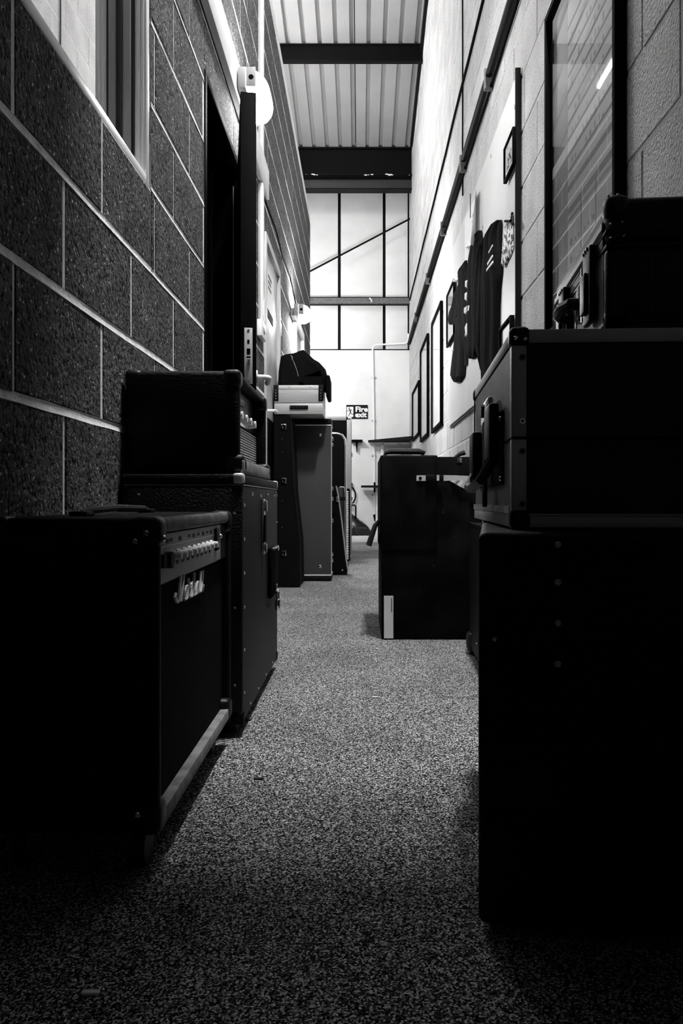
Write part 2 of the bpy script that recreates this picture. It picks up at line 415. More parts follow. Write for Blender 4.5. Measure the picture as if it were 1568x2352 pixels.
purlin(6.7, 'black steel roof purlin above the frame beside the hanging tube lamp')
t = thing('eaves_beam', 'deep black steel eaves beam with flaking paint above the far wall', 'beam', (0, 10.40, 4.58))
bx('web', M_STEEL, t, -3.0, XR, .05, .06, .16, .52); bx('top_flange', M_STEEL, t, -3.0, XR, .0, .11, .52, .535)
bx('bottom_flange', M_STEEL, t, -3.0, XR, -.08, .14, .145, .16); bx('gutter_channel', mat('dark_gutter', .03, .6), t, -3.0, XR, .02, .12, .0, .125, bev=.006)
bx('gutter_lip', M_STEEL, t, -3.0, XR, -.02, .13, -.012, 0)  # thin dark steel lip under the gutter channel
for i in range(16):
    xx = random.choice((-.62, -.55, .1, .35, .58)) + random.gauss(0, .05); MB().ball((min(xx, .63), -.082, .150 + random.uniform(-.012, .004)), random.uniform(.003, .012), (2.2, .4, .8), 6).obj('paint_flake', M_WHITE, t)
bx('trim_1', M_STEEL, None, XR - .03, XR - .003, 5.5, 10.4, -.09, -.02, kind='structure').rotation_euler = (math.atan(-.162), 0, 0)
bpy.data.objects['trim_1'].location = (0, 0, roof_z(0) - .01)
# back wall: rendered lower wall with clad panels above
ZL = 2.594
wall_back = bx('wall_back', M_STEEL, None, -3.0, XR, YB + .14, YB + .2, ZL, 5.1, kind='structure')
bx('lower_wall', M_WHITE, wall_back, -3.0, XR, YB, YB + .2, 0, ZL - .008)
bx('ledge', M_STEEL, wall_back, -3.0, XR, YB - .004, YB + .2, ZL - .008, ZL + .006)
px = [-3.0, -1.515, -.903, -.291, .321, XR]
for a, b in zip(px[:-1], px[1:]):
    bx('cladding_panel', M_WHITE, wall_back, a + .019, b - .019, YB + .09, YB + .12, ZL + .006, 5.05, bev=.004)
for xx in px[1:-1]: bx('panel_joint', M_STEEL, wall_back, xx - .018, xx + .018, YB + .121, YB + .139, ZL + .006, 5.05)
bx('skirting', M_WHITE, wall_back, -3.0, XR, YB - .28, YB - .001, 0, .085, bev=.004)
t = thing('sheeting_rail', 'grey steel rail running level across the far wall panels', 'rail', (0, YB, 3.21))
bx('rail_face', M_RAIL, t, -3.0, XR, -.03, -.02, 0, .078); bx('rail_top', M_STEEL, t, -3.0, XR, -.03, .089, .078, .090); bx('rail_bottom', M_STEEL, t, -3.0, XR, -.02, .089, 0, .008)
MB().tube([(.12, -.033, .075), (.14, -.04, .05), (.15, -.036, .03), (.135, -.033, .02)], .008, 6).obj('cable_tie', M_UPVC, t)
MB().cyl(onY(600, 682, 10.80), onY(944, 501, 10.80), .0125, 10).obj('brace_rod', M_STEEL, None, label='thin black diagonal brace rod across the far wall panels', cat='rod')

# ------------------------------------------------------------------ lamps
def bulkhead(X0, Y0, L, zb, lab, power, rz=0., fix=.001):
    t = thing('bulkhead_light', lab, 'wall light', (X0, Y0, zb), rz, group='bulkhead lights along the block wall')
    bx('back_plate', M_GREYP, t, .034, .070, .0, L, .004, .098, bev=.006)
    bx('end_cap', M_GREYP, t, .070, .112, -.002, .0025, .010, .094, bev=.004)
    MB().cyl((.092, -.003, .05), (.092, .001, .05), .011, 14).obj('cable_knockout', M_MATTE, t)
    bx('mounting', M_GREYP, t, fix, .034, .08, L - .08, .02, .08)
    # domed diffuser
    rows = []
    n, m = 12, 10
    for i in range(n + 1):
        u = i / n; e = (1 - abs(2 * u - 1) ** 4) ** .5
        rows.append([(.071 + .088 * e * (math.sin(math.pi * v / m) ** .55), .003 + (L - .006) * u, .052 - .050 * (.72 + .28 * e) * math.cos(math.pi * v / m)) for v in range(m + 1)])
    d = MB(); d.grid(rows); d.obj('diffuser', mat('lamp_lens_%d' % power, .9, .3, emit=power), t, smooth=True)
bulkhead(XL, 3.47, .38, ZC + 1.775, 'lit white bulkhead lamp high above the ajar black door', LAMP_NEAR, fix=.0305)
bulkhead(XL, 6.40, .36, ZC + 1.47, 'lit white bulkhead lamp further down the left wall near the far end', LAMP_FAR)
bulkhead(-.95, YE, .36, 2.45, 'lit bulkhead lamp around the corner facing the far wall', LAMP_CORNER, R(90))
def batten(x, y, z, lab, power, L=1.6):
    t = thing('batten_light', lab, 'ceiling light', (x, y, z), group='tube lamps hung under the roof')
    bx('housing', M_WHITE, t, -.07, .07, 0, L, .05, .10, bev=.006)
    tm = mat('tube_lamp_%d' % power, .9, .3, emit=power)
    for xx in (-.045, .045): MB().cyl((xx, .03, .025), (xx, L - .03, .025), .019, 12).obj('tube', tm, t, smooth=True)
    for yy in (.01, L - .01): bx('lamp_holder', M_WHITE, t, -.07, .07, yy - .02, yy + .02, .0, .05, bev=.003)
    for yy in (L * .2, L * .8): MB().cyl((0, yy, .1), (0, yy, roof_z(y + yy) - z), .003, 6).obj('hanger', M_CHROME, t)
batten(-1.30, 7.0, 4.93, 'suspended twin tube lamp over the side rooms, reflected in the chart glass', BATTEN_L)
batten(.46, 2.02, 5.0, 'short suspended twin tube lamp high over the middle of the corridor', BATTEN_NEAR_L, .62)

# ------------------------------------------------------------------ on the left wall
bx('fascia_board', M_WHITE, None, XL + .003, XL + .030, 1.6, 4.70, 2.305, 2.47, bev=.002, label='long white fascia board running above the left doors', cat='board')
t = thing('cable_trunking', 'white vertical cable trunking beside the pale door', 'trunking', (XL, 4.42, 1.54))
for za, zb_ in ((0, .762), (.934, 2.1)): bx('base', M_GREYP, t, .002, .012, 0, .075, za, zb_); bx('cover', M_UPVC, t, .012, .027, .006, .069, za, zb_, bev=.003)
t = thing('call_point', 'small white switch box under the vertical cable trunking', 'switch', (XL, 4.36, 1.445))
bx('box', M_UPVC, t, .002, .030, 0, .19, 0, .09, bev=.004); bx('button', M_GREYP, t, .030, .034, .06, .13, .03, .06, bev=.002)
MB().tube([(XL + .012, 4.56, 2.285), (XL + .012, 4.70, 2.285), (XL + .02, 5.2, 2.29), (XL + .012, 5.7, 2.27), (XL + .012, 6.3, 2.30), (XL + .03, 6.43, 2.20), (XL + .05, 6.45, 2.11)], .006, 6).obj('lamp_cable', M_MATTE, None, label='thin black cable running along the left wall to the far lamp', cat='cable')
t = thing('door_notice', 'white paper notice with a black edge pinned on the pale door', 'notice', (XL - .007, 4.86, 1.72))
bx('backing', M_MATTE, t, .0, .004, 0, .36, -.045, .26); bx('sheet', M_PAPER, t, .004, .006, .012, .35, .0, .255)
for i, (a, b) in enumerate([(.20, .05), (.165, .09), (.13, .07)]): bx('print_line', M_PRINT, t, .006, .0065, .06, .30 - b, a, a + .018)
t = thing('room_sign', 'narrow dark room sign at the edge of the pale door frame', 'sign', (XL, 5.60, 1.60))
bx('plate', M_MATTE, t, .002, .008, 0, .06, -.02, .20); bx('face', M_GREYP, t, .008, .010, .006, .054, .10, .19)

# ------------------------------------------------------------------ far end fittings
sx, sy = onY(795, 962, YB - .008).x, onY(795, 962, YB - .008).z
t = thing('fire_exit_sign', 'dark fire exit sign with a running figure on the far wall', 'sign', (sx, YB - .008, sy))
SW, SH = .292, .188
bx('plate', M_SIGN, t, 0, SW, 0, .006, 0, SH)
bx('pictogram_field', M_PAPER, t, .008, .095, -.0012, 0, .026, .162)
def uv(u, v): return (.0 + (u - 290) / 958 * SW, (910 - v) / 620 * SH)
def fig(pts, r):
    m_ = MB(); m_.tube([(uv(*p)[0], -.0014, uv(*p)[1]) for p in pts], r, 6); m_.obj('running_figure', M_SIGN, t)
fig([(320, 560), (370, 560), (420, 505), (500, 495), (550, 560)], .0042)
fig([(455, 510), (475, 640)], .0085); fig([(475, 630), (430, 700), (390, 775)], .005); fig([(480, 630), (515, 695), (600, 705)], .005)
MB().cyl((uv(415, 440)[0], -.0026, uv(415, 440)[1]), (uv(415, 440)[0], -.0012, uv(415, 440)[1]), .0095, 14).obj('running_figure_head', M_SIGN, t)
for body, u, v, sz in (('Fire', 685, 590, .098), ('exit', 680, 833, .096)):
    o = link('lettering', text_mesh('lettering', body, sz, M_PAPER, offset=.0035), t); q = uv(u, v)
    o.rotation_euler = (R(90), 0, 0); o.location = (q[0], -.0012, q[1]); w = o.dimensions
    bpy.context.view_layer.update(); o.scale.x = (.168 if body == 'Fire' else .157) / max(.001, o.dimensions.x)
pp = [(XR - .015, YB - .05, 2.80), (XR - .02, YB - .03, 2.70), (.60, YB - .022, 2.675), (.22, YB - .022, 2.655), (.185, YB - .022, 2.645), (.165, YB - .022, 2.62), (.160, YB - .022, 2.58), (.172, YB - .022, 2.0), (.185, YB - .022, 1.0), (.19, YB - .022, .09)]
t = thing('wall_pipe', 'thin white pipe bending down the far wall beside the exit sign', 'pipe', (0, 0, 0))
MB().tube(pp, .0125, 8).obj('pipe', M_UPVC, t, smooth=True)
for z in (2.2, 1.62, 1.15, .62): bx('pipe_clip', M_GREYP, t, .150, .205, YB - .03, YB - .001, z, z + .022, bev=.003)
bx('valve', M_MATTE, t, .175, .20, YB - .055, YB - .036, .66, .80, bev=.006); MB().cyl((.188, YB - .06, .36), (.205, YB - .035, .28), .022, 8).obj('stopcock', M_MATTE, t)
t = thing('corner_shelf', 'dark angled corner shelf on white supports at the far right', 'shelf', (0, 0, 1.335))
MB().prism([(.10, YB - .16), (.64, 10.05), (XR - .004, 10.05), (XR - .004, YB - .03), (.10, YB - .03)], 0, .022, 'z').obj('top', M_STEEL, t)
for xx in (.27, .50): bx('support', M_WHITE, t, xx, xx + .04, YB - .12, YB - .03, -.50, -.001, bev=.003)
bx('support_panel', M_WHITE, t, .312, .498, YB - .06, YB - .032, -.5, -.10)
t = thing('wall_bracket', 'small black shelf bracket on the far wall left of the pipe', 'bracket', (-.13, YB, 1.34))
bx('shelf', M_MATTE, t, 0, .155, -.12, -.001, .0, .028); MB().prism([(.062, 0), (.092, 0), (.082, -.13), (.074, -.13)], -.06, -.001, 'y').obj('brace', M_MATTE, t)
t = thing('worktop', 'thin black worktop on a white frame beside the trunk at the far end', 'worktop', (0, YB - .32, .725))
bx('top', M_STEEL, t, .005, .62, 0, .26, 0, .026); bx('leg', M_WHITE, t, .20, .23, .20, .23, -.64, -.001)
bx('leg', M_WHITE, t, .56, .59, .20, .23, -.64, -.001); bx('back_panel', M_WHITE, t, .232, .558, .20, .22, -.40, -.001)
t = thing('hose_coil', 'dark coiled hose hung on the far wall', 'hose', (-.17, YB - .03, .62))
MB().tube([(.10 * math.cos(a) , -.01, .13 * math.sin(a)) for a in [R(k * 12) for k in range(-8, 31)]], .011, 8).obj('loop', M_STEEL, t, smooth=True)
bx('hook', M_MATTE, t, -.02, .06, -.02, .029, .13, .17, bev=.003); bx('end_fitting', M_CHROME, t, .02, .06, -.03, -.01, -.15, -.10, bev=.004)
# shiny holdall on the white step
t = thing('holdall_bag', 'shiny black holdall slumped on the white ledge at the far end', 'bag', (-.15, YB - .24, .0855))
rows = []
for i in range(13):
    u = i / 12; h = .27 * (1 - u ** 1.6) ** .8 + .015; h *= 1 + .05 * math.sin(9 * u)
    rows.append([(u * .33 - .02, .11 - (.095 + .02 * math.sin(5 * u)) * math.cos(a), max(0, h * (math.sin(a) ** .7) + .006 * math.sin(30 * u + 6 * a))) for a in [math.pi * k / 12 for k in range(13)]])
d = MB(); d.grid(rows); d.obj('body', M_BAGS, t, smooth=True)
MB().tube([(.0, .06, .25), (.0, .06, .39), (.012, .06, .405), (.07, .06, .405), (.085, .06, .39), (.085, .06, .22)], .010, 8).obj('handle', M_MATTE, t, smooth=True)
bx('zip', M_CHROME, t, .12, .22, .002, .006, .10, .107); bx('label_patch', M_GREYP, t, .02, .10, .004, .008, .03, .09)

# ------------------------------------------------------------------ on the right wall
def wall_frame(name, lab, cat, x_far, x_near, y_top, y_bot, mat_in, fw=.03, d=.022, X=XR, group=None, extra=None, fm=None):
    a = onX(x_near, y_top, X); b = onX(x_near, y_bot, X); c = onX(x_far, y_top, X)
    Wd, H = c.y - a.y, a.z - b.z
    t = thing(name, lab, cat, (X - .0045, a.y, b.z), group=group); fm = fm or M_MATTE
    bx('frame', fm, t, -d, 0, 0, fw, 0, H, bev=.002); bx('frame', fm, t, -d, 0, Wd - fw, Wd, 0, H, bev=.002)
    bx('frame', fm, t, -d, 0, fw, Wd - fw, 0, fw, bev=.002); bx('frame', fm, t, -d, 0, fw, Wd - fw, H - fw, H, bev=.002)
    bx('picture', mat_in, t, -.008, -.002, fw, Wd - fw, fw, H - fw)
    MB().faces([(-.011, fw, fw), (-.011, Wd - fw, fw), (-.011, Wd - fw, H - fw), (-.011, fw, H - fw)], [(0, 1, 2, 3)]).obj('glass', M_GLASS, t)
    return t, Wd, H
wall_frame('picture_frame', 'smallest black picture frame on the right wall, nearest the far end', 'picture', 950, 965, 873, 998, M_GREYP, .03, group='framed pictures on the right wall')
wall_frame('picture_frame', 'tall black picture frame, middle of the three on the right wall', 'picture', 969, 986, 765, 1000, M_PAPER, .03, group='framed pictures on the right wall')
wall_frame('picture_frame', 'tall black picture frame on the right wall next to the clothes board', 'picture', 996, 1018, 690, 976, M_PAPER, .032, group='framed pictures on the right wall')
# clothes board
bd = thing('display_board', 'large pale board on the right wall holding shirts and pictures', 'board', (XR, 3.30, 1.085))
bx('panel', M_BOARD, bd, -.016, -.004, .012, 2.62, 0, 1.225); bx('edge_strip', M_STEEL, bd, -.026, -.004, 0, .0115, -.12, 1.24)
MB().tube([(-.018, .055 + .2 * k, -.0 + .002 * (k % 2)) for k in range(13)], .005, 6).obj('bottom_edge', M_STEEL, bd)
for (yy, zz) in ((.09, 1.02), (.03, 1.10), (.06, 1.10), (.68, 1.16), (.95, .9)): bx('pin_hole', M_MATTE, bd, -.0168, -.016, yy, yy + .008, zz, zz + .018)
XB = XR - .018
def garment(parent, name, rows, depth, m, nu=14, fold=.012, X=None, ph=0.):
    X = X or XB; out = []
    pts = []
    for (y, xl, xr) in rows: pts.append((onX(xl, y, X), onX(xr, y, X)))
    # resample rows for soft folds
    dense = []
    for (a, b) in zip(pts[:-1], pts[1:]):
        for s in range(4): dense.append((a[0].lerp(b[0], s / 4), a[1].lerp(b[1], s / 4)))
    dense.append(pts[-1])
    for i, (l, r) in enumerate(dense):
        row = []
        for k in range(nu + 1):
            u = k / nu; p = l.lerp(r, u); e = (4 * u * (1 - u)) ** .5
            v = i / (len(dense) - 1); e *= min(1, .35 + 3 * v) * min(1, .5 + 3 * (1 - v))
            dx = .55 * depth * e + .7 * fold * e * math.sin(17 * u + 2.2 * math.sin(5 * v + ph) + ph)
            row.append((X - .002 - max(0, dx), p.y, p.z))
        row = [(X - .001, l.y, l.z)] + row + [(X - .001, r.y, r.z)]
        out.append(row)
    d = MB(); d.grid(out); return d.obj(name, m, parent, smooth=True)
# far picture behind the jacket
wall_frame('picture_frame', 'small framed print half hidden behind the hanging black jacket', 'picture', 1031, 1048, 640, 770, M_GREYP, .016, .018, XB, group='pictures pinned on the board')
j = thing('hanging_jacket', 'black jacket with pale trim hung furthest along the board', 'jacket', (0, 0, 0))
garment(j, 'body', [(598, 1071, 1074), (612, 1063, 1075), (625, 1056, 1075), (650, 1058, 1075), (690, 1049, 1076), (720, 1048, 1077), (800, 1050, 1076), (840, 1052, 1074)], .045, M_CLOTH)
garment(j, 'sleeve', [(650, 1056, 1066), (690, 1047, 1064), (720, 1037, 1060), (746, 1033, 1050)], .06, M_CLOTH, ph=1)
garment(j, 'sleeve', [(720, 1054, 1074), (770, 1050, 1073), (800, 1047, 1073), (862, 1040, 1069), (866, 1042, 1068), (878, 1046, 1060)], .065, M_CLOTH, ph=2)
garment(j, 'trim', [(639, 1053, 1060), (645, 1049, 1059), (648, 1050, 1055)], .066, M_PAPER, fold=0); garment(j, 'trim', [(802, 1051, 1059), (808, 1047, 1057)], .082, M_PAPER, fold=0)
s2 = thing('hanging_shirt', 'black shirt with white striped print hung between jacket and long shirt', 'shirt', (0, 0, 0), group='shirts hung on the board')
garment(s2, 'body', [(529, 1102, 1107), (540, 1093, 1108), (565, 1088, 1109), (600, 1079, 1108), (640, 1077, 1105), (700, 1077, 1100), (760, 1076, 1100), (800, 1077, 1099), (820, 1080, 1095), (824, 1082, 1090)], .05, M_CLOTH, ph=.5)
garment(s2, 'collar', [(560, 1082, 1090), (566, 1076, 1089), (570, 1074, 1084)], .05, M_PAPER, fold=0)
for (y0, y1, a, b) in ((640, 664, 1080, 1084), (638, 662, 1086, 1090), (668, 694, 1079, 1083), (697, 722, 1083, 1085.5), (697, 719, 1087, 1090), (702, 724, 1078, 1081)):
    garment(s2, 'printed_stripe', [(y0, a, b), (y1, a - .6, b - .6)], .062, M_PAPER, fold=0, nu=4)
garment(s2, 'printed_star', [(733, 1087, 1090), (745, 1079, 1091), (752, 1075, 1091), (765, 1076, 1093), (776, 1075, 1079)], .062, M_PAPER, fold=0, nu=6)
s3 = thing('hanging_shirt', 'long plain black shirt with small white chest lettering on the board', 'shirt', (0, 0, 0), group='shirts hung on the board')
garment(s3, 'body', [(505, 1146, 1153), (515, 1135, 1154), (540, 1122, 1154), (580, 1114, 1155), (625, 1112, 1155), (660, 1112, 1151), (700, 1113, 1149), (780, 1112, 1148), (850, 1110, 1148), (930, 1108, 1148)], .055, M_CLOTH, nu=20, fold=.016, ph=1.2)
garment(s3, 'sleeve', [(535, 1120, 1126), (560, 1112, 1122), (590, 1104, 1118), (650, 1092, 1116), (700, 1093, 1114), (790, 1099, 1114), (850, 1108, 1114)], .05, M_CLOTH, ph=2.2)
for (xa, ya, xb, yb, n, th) in ((1123, 584, 1133, 566, 1, 3), (1121, 610, 1133, 590, 7, 5), (1119, 624, 1134, 604, 8, 5)):
    for i in range(n):
        f0, f1 = (i + .1) / n, (i + .85) / n if n > 1 else 1
        pa = onX(xa + (xb - xa) * f0, ya + (yb - ya) * f0, XB - .042); pb = onX(xa + (xb - xa) * f1, ya + (yb - ya) * f1, XB - .042)
        MB().box(-.004, .0, 0, pb.y - pa.y, 0, th * pa.y / F, bev=0).obj('chest_print', M_PAPER, s3, loc=(XB - .044, pa.y, pa.z))
t = thing('leopard_bag', 'leopard print bag pinned beside the long black shirt', 'bag', (0, 0, 0))
garment(t, 'body', [(490, 1176, 1179), (530, 1157, 1179), (570, 1155, 1180), (590, 1155, 1173), (605, 1155, 1165), (614, 1160, 1162)], .022, M_LEOP, fold=.003)
MB().tube([onX(1176, 490, XB - .01), onX(1172, 508, XB - .035), onX(1160, 508, XB - .02)], .006, 6).obj('strap', M_MATTE, t)
t, Wd, H = wall_frame('picture_frame', 'small square framed picture high on the near end of the board', 'picture', 1166, 1188, 290, 376, M_PAPER, .010, .016, XB, group='pictures pinned on the board')
bx('drawing', M_LEOP, t, -.009, -.0082, Wd * .3, Wd * .75, H * .25, H * .6)
t, Wd, H = wall_frame('picture_frame', 'framed notice low on the board just above the flight case', 'picture', 1157, 1184, 723, 900, M_GREYP, .012, .02, XB, group='pictures pinned on the board')
t = thing('paper_poster', 'white curling paper poster high on the board above the jackets', 'poster', (XB - .001, 4.33, 1.93))
rows = []
for i in range(9):
    u = i / 8; cl = .05 * max(0, (.25 - u) / .25) ** 2
    rows.append([(-.002 - cl * (1 - .6 * v / 4), .62 * u, .30 * v / 4 + .05 * u) for v in range(5)])
d = MB(); d.grid(rows); d.obj('sheet', M_PAPER, t, smooth=True)
for i in range(7): bx('print_line', M_GREYP, t, -.0042, -.0036, .20, .20 + random.uniform(.05, .12), .06 + .03 * i, .068 + .03 * i)
bx('curl_shadow', M_MATTE, t, -.054, -.050, -.002, .0, .14, .27)  # dark strip stands in for the shadow of the curled edge
# cables
MB().tube([(XR - .012, 3.0 + .45 * k, 3.20 + random.uniform(-.008, .008)) for k in range(18)], .0085, 6).obj('thin_cable', M_MATTE, None, label='thin black cable highest along the right wall', cat='cable')
t = thing('conduit_pair', 'thick dark conduit with a thinner cable along the right wall', 'conduit', (XR, 2.6, 2.67))
MB().tube([(-.022, .5 * k, 0) for k in range(15)] + [(-.022, 7.6, -.02), (-.022, 8.15, -.03)], .019, 10).obj('pipe', M_STEEL, t, smooth=True)
MB().tube([(-.012, .5 * k, -.058 + random.uniform(-.004, .004)) for k in range(17)], .008, 6).obj('cable', M_MATTE, t)
sad = MB().box(-.045, -.002, 0, .03, -.075, .03, bev=.004).mesh('saddle', M_RAIL); copies('saddle', sad, t, [(0, y, 0) for y in (.5, 1.4, 2.4, 3.6, 5.0, 6.6)])
MB().tube([(XR - .008, 5.15 + random.uniform(-.008, .008), 4.9 - .3 * k) for k in range(9)], .005, 6).obj('drop_cable', M_MATTE, None, label='thin black cable dropping straight down the right wall', cat='cable')
# framed wall chart
CXf = XR - .0035
t = thing('wall_chart', 'large black framed chart under glass on the near right wall', 'chart', (CXf, 1.995, 1.10))
Wd, H = .765, 1.10
def crow(name, m, y0, y1, z0, z1, x0=-.0065, x1=-.006): return bx(name, m, t, x0, x1, y0, y1, z0, z1)
for (a, b) in ((0, .022), (Wd - .022, Wd)): bx('frame', M_MATTE, t, -.028, 0, a, b, 0, H, bev=.0015)
for (a, b) in ((0, .022), (H - .022, H)): bx('frame', M_MATTE, t, -.028, 0, .022, Wd - .022, a, b, bev=.0015)
bx('frame_edge', M_UPVC, t, -.024, -.001, Wd, Wd + .016, 0, H + .014, bev=.001); bx('frame_edge', M_UPVC, t, -.024, -.001, .0, Wd, H, H + .014, bev=.001)
bx('border_card', M_MAT, t, -.004, -.001, .022, Wd - .022, .022, H - .022)
bx('chart_sheet', M_POSTER, t, -.006, -.004, .022, .535, .05, H - .05)
# rows of the chart: rules, headings and figures printed on the sheet
for i in range(10):
    z = .475 + .05 * i; crow('printed_rule', M_PRINT, .022, .535, z, z + .008)
crow('printed_band', M_PRINT, .022, .535, .415, .433); crow('printed_band', M_PRINT, .022, .535, .343, .363); crow('printed_band', M_MAT, .022, .535, .318, .330)
for yy in (.232, .38): crow('printed_rule', M_PRINT, yy, yy + .006, .05, .343)
fm = MB()
for i in range(10):
    for k in range(12):
        yy = .04 + .04 * k + random.uniform(-.004, .004); z = .484 + .05 * i + random.uniform(0, .01)
        if random.random() < .7: fm.box(-.0064, -.006, yy, yy + random.uniform(.006, .018), z, z + random.uniform(.005, .022))
for b0 in (.04, .242, .39):
    for r_ in range(4):
        for k in range(3):
            z = .075 + .055 * r_; yy = b0 + .042 * k + .01; fm.box(-.0064, -.006, yy, yy + random.uniform(.012, .026), z, z + random.choice((.006, .012, .02)))
fm.obj('printed_figures', M_MAT, t, kind='stuff')
MB().faces([(-.016, .022, .022), (-.016, Wd - .022, .022), (-.016, Wd - .022, H - .022), (-.016, .022, H - .022)], [(0, 1, 2, 3)]).obj('glass', M_GLASS, t)

# ------------------------------------------------------------------ left side equipment
def corner(parent, c, sgn, s, m, name='corner_protector', th=.003, bev=None):
    # moulded corner cap over a box corner; c the corner, sgn the outward directions
    x, y, z = c; a = [min(x + sgn[0] * th, x - sgn[0] * s), max(x + sgn[0] * th, x - sgn[0] * s), min(y + sgn[1] * th, y - sgn[1] * s), max(y + sgn[1] * th, y - sgn[1] * s), min(z + sgn[2] * th, z - sgn[2] * s), max(z + sgn[2] * th, z - sgn[2] * s)]
    return bx(name, m, parent, *a, bev=bev or s * .28, seg=3)
def rivets(parent, pts, n, r, m=M_CHROME, name='rivet', h=.0025):
    n = Vector(n); me = MB().cyl((0, 0, 0), n * h, r, 10, r2=r * .6).mesh(name, m, True)
    copies(name, me, parent, [tuple(p) for p in pts])
def caster(parent, x, y, z, r=.028):
    c = MB().cyl((x - .011, y, z + r), (x + .011, y, z + r), r, 16).obj('caster', M_RUB, parent, smooth=True)
    bx('caster_fork', M_STEEL, c, x - .018, x + .018, y - .02, y + .02, z + 2 * r - .006, z + 2 * r + .006)

# --- guitar combo, front towards the corridor
A = thing('guitar_combo_amplifier', 'black combo amplifier with white script logo and row of pale knobs', 'amplifier', (-.548, 1.165, 0))
D, Wd, Z0, Z1 = .256, .655, .066, .525
bx('cabinet', M_TOLEX, A, .002, D - .022, .0215, Wd - .0215, Z0, Z1, bev=.003)
bx('side_cheek', M_TOLEX, A, 0, D, 0, .021, Z0, Z1, bev=.009, seg=4); bx('side_cheek', M_TOLEX, A, 0, D, Wd - .021, Wd, Z0, Z1, bev=.009, seg=4)
bx('top_rail', mat('lit_leathercloth', .09, .6, bump=.6, bscale=300, var=.6, vscale=25), A, D - .0215, D, .0225, Wd - .0225, Z1 - .024, Z1, bev=.008, seg=3)  # top rail colour paled where it catches the light
bx('bottom_rail', mat('lit_rail', .22, .7, bump=.4, bscale=300, var=.4, vscale=30), A, D - .0215, D, .0225, Wd - .0225, Z0, Z0 + .024, bev=.002)  # bottom rail colour lightened as if lit from above
bx('speaker_grille', M_GRILLE, A, D - .0215, D - .017, .0225, Wd - .0225, Z0 + .0245, Z1 - .102)
bx('piping', M_GREYP, A, D - .0165, D - .014, .0225, .56, Z1 - .104, Z1 - .102)
pn = bx('control_panel', M_PANEL, A, D - .0165, D - .008, .024, .56, Z1 - .1, Z1 - .026, bev=.001)
bx('panel_end', M_BLACK, A, D - .0165, D - .008, .561, Wd - .0225, Z1 - .1, Z1 - .026)
kx = D - .008; kn = MB().cyl((0, 0, 0), (.006, 0, 0), .0095, 16, r2=.0085).cyl((.006, 0, 0), (.017, 0, 0), .0068, 14, r2=.006).mesh('knob', M_IVORY, True)
bk = MB().cyl((0, 0, 0), (.0025, 0, 0), .0125, 16).mesh('knob_skirt', M_BLACK, True)
for i in range(9):
    y = .112 + i * .0405; o = link('knob', kn, pn, loc=(kx, y, Z1 - .062)); link('knob_skirt', bk, pn, loc=(kx - .001, y, Z1 - .066))
bx('knob_label_strip', M_UPVC, pn, kx, kx + .0006, .04, .50, Z1 - .046, Z1 - .044)
MB().cyl((kx, .072, Z1 - .066), (kx + .012, .072, Z1 - .066), .013, 16).obj('input_jack', M_BLACK, pn, smooth=True); MB().cyl((kx, .042, Z1 - .066), (kx + .008, .042, Z1 - .066), .011, 12).obj('input_jack', M_BLACK, pn, smooth=True)
for i, y in enumerate((.075, .10, .165, .235, .275, .315, .36, .40, .44)): bx('printed_mark', M_PRINT, pn, kx, kx + .0005, y, y + .018, Z1 - .041 + .002 * (i % 2), Z1 - .034)
bx('power_switch', M_BLACK, pn, kx, kx + .006, .485, .515, Z1 - .078, Z1 - .032, bev=.002); MB().ball((kx + .002, .545, Z1 - .05), .005).obj('indicator_lamp', M_CHROME, pn)
# script logo on the grille
LX = -.548 + D - .012
strokes = [[(300, 1085), (278, 1180), (310, 1300), (365, 1350), (400, 1150), (425, 800), (465, 380)], [(455, 1320), (490, 1000), (530, 700), (560, 350)], [(540, 1275), (565, 1050), (600, 875), (660, 865)],
           [(655, 890), (625, 1080), (600, 1255)], [(690, 625), (690, 700), (705, 800)], [(640, 1215), (665, 1050), (690, 880), (755, 790)], [(785, 735), (765, 900), (722, 1190)], [(862, 460), (850, 760), (788, 1155)],
           [(835, 1135), (865, 960), (895, 790)], [(885, 1112), (905, 930), (940, 760), (970, 730)], [(965, 770), (955, 930), (938, 1100)], [(1050, 410), (1035, 700), (985, 1075)], [(1118, 390), (1100, 700), (1070, 880), (1037, 1052)], [(1128, 825), (1112, 930), (1095, 1018)], [(540, 1270), (600, 1250), (640, 1215)], [(722, 1190), (790, 1150), (885, 1110)]]
lm = MB()
for st in strokes:
    lm.tube([onX(380 + u / 13.07, 1280 + v / 13.07, LX) - Vector((-.548, 1.165, 0)) for u, v in st], .0029, 6)
lm.obj('script_logo', M_IVORY, A, smooth=True)
for (y, sy) in ((0, -1), (Wd, 1)):
    for (z, sz) in ((Z1, 1), (Z0, -1)): corner(A, (D, y, z), (1, sy, sz), .045, M_BLACK)
corner(A, (0, 0, Z1), (-1, -1, 1), .04, M_BLACK)
rivets(A, [(D - .018, -.0035, Z1 - .022), (D - .034, -.0035, Z1 - .034), (D - .03, -.0035, Z0 + .03)], (0, -1, 0), .005)
rivets(A, [(D + .0032, .018, Z1 - .03)], (1, 0, 0), .005)
hd = MB().tube([(.10, .13, Z1 + .004), (.10, .16, Z1 + .009), (.10, .33, Z1 + .012), (.10, .50, Z1 + .009), (.10, .53, Z1 + .004)], .006, 8).obj('carry_handle', M_RUB, A, smooth=True)
for y in (.11, .50): bx('handle_cap', M_BLACK, hd, .085, .115, y, y + .04, Z1, Z1 + .008, bev=.003)
for x in (.04, D - .04):
    for y in (.06, Wd - .06): caster(A, x, y, 0, .030)

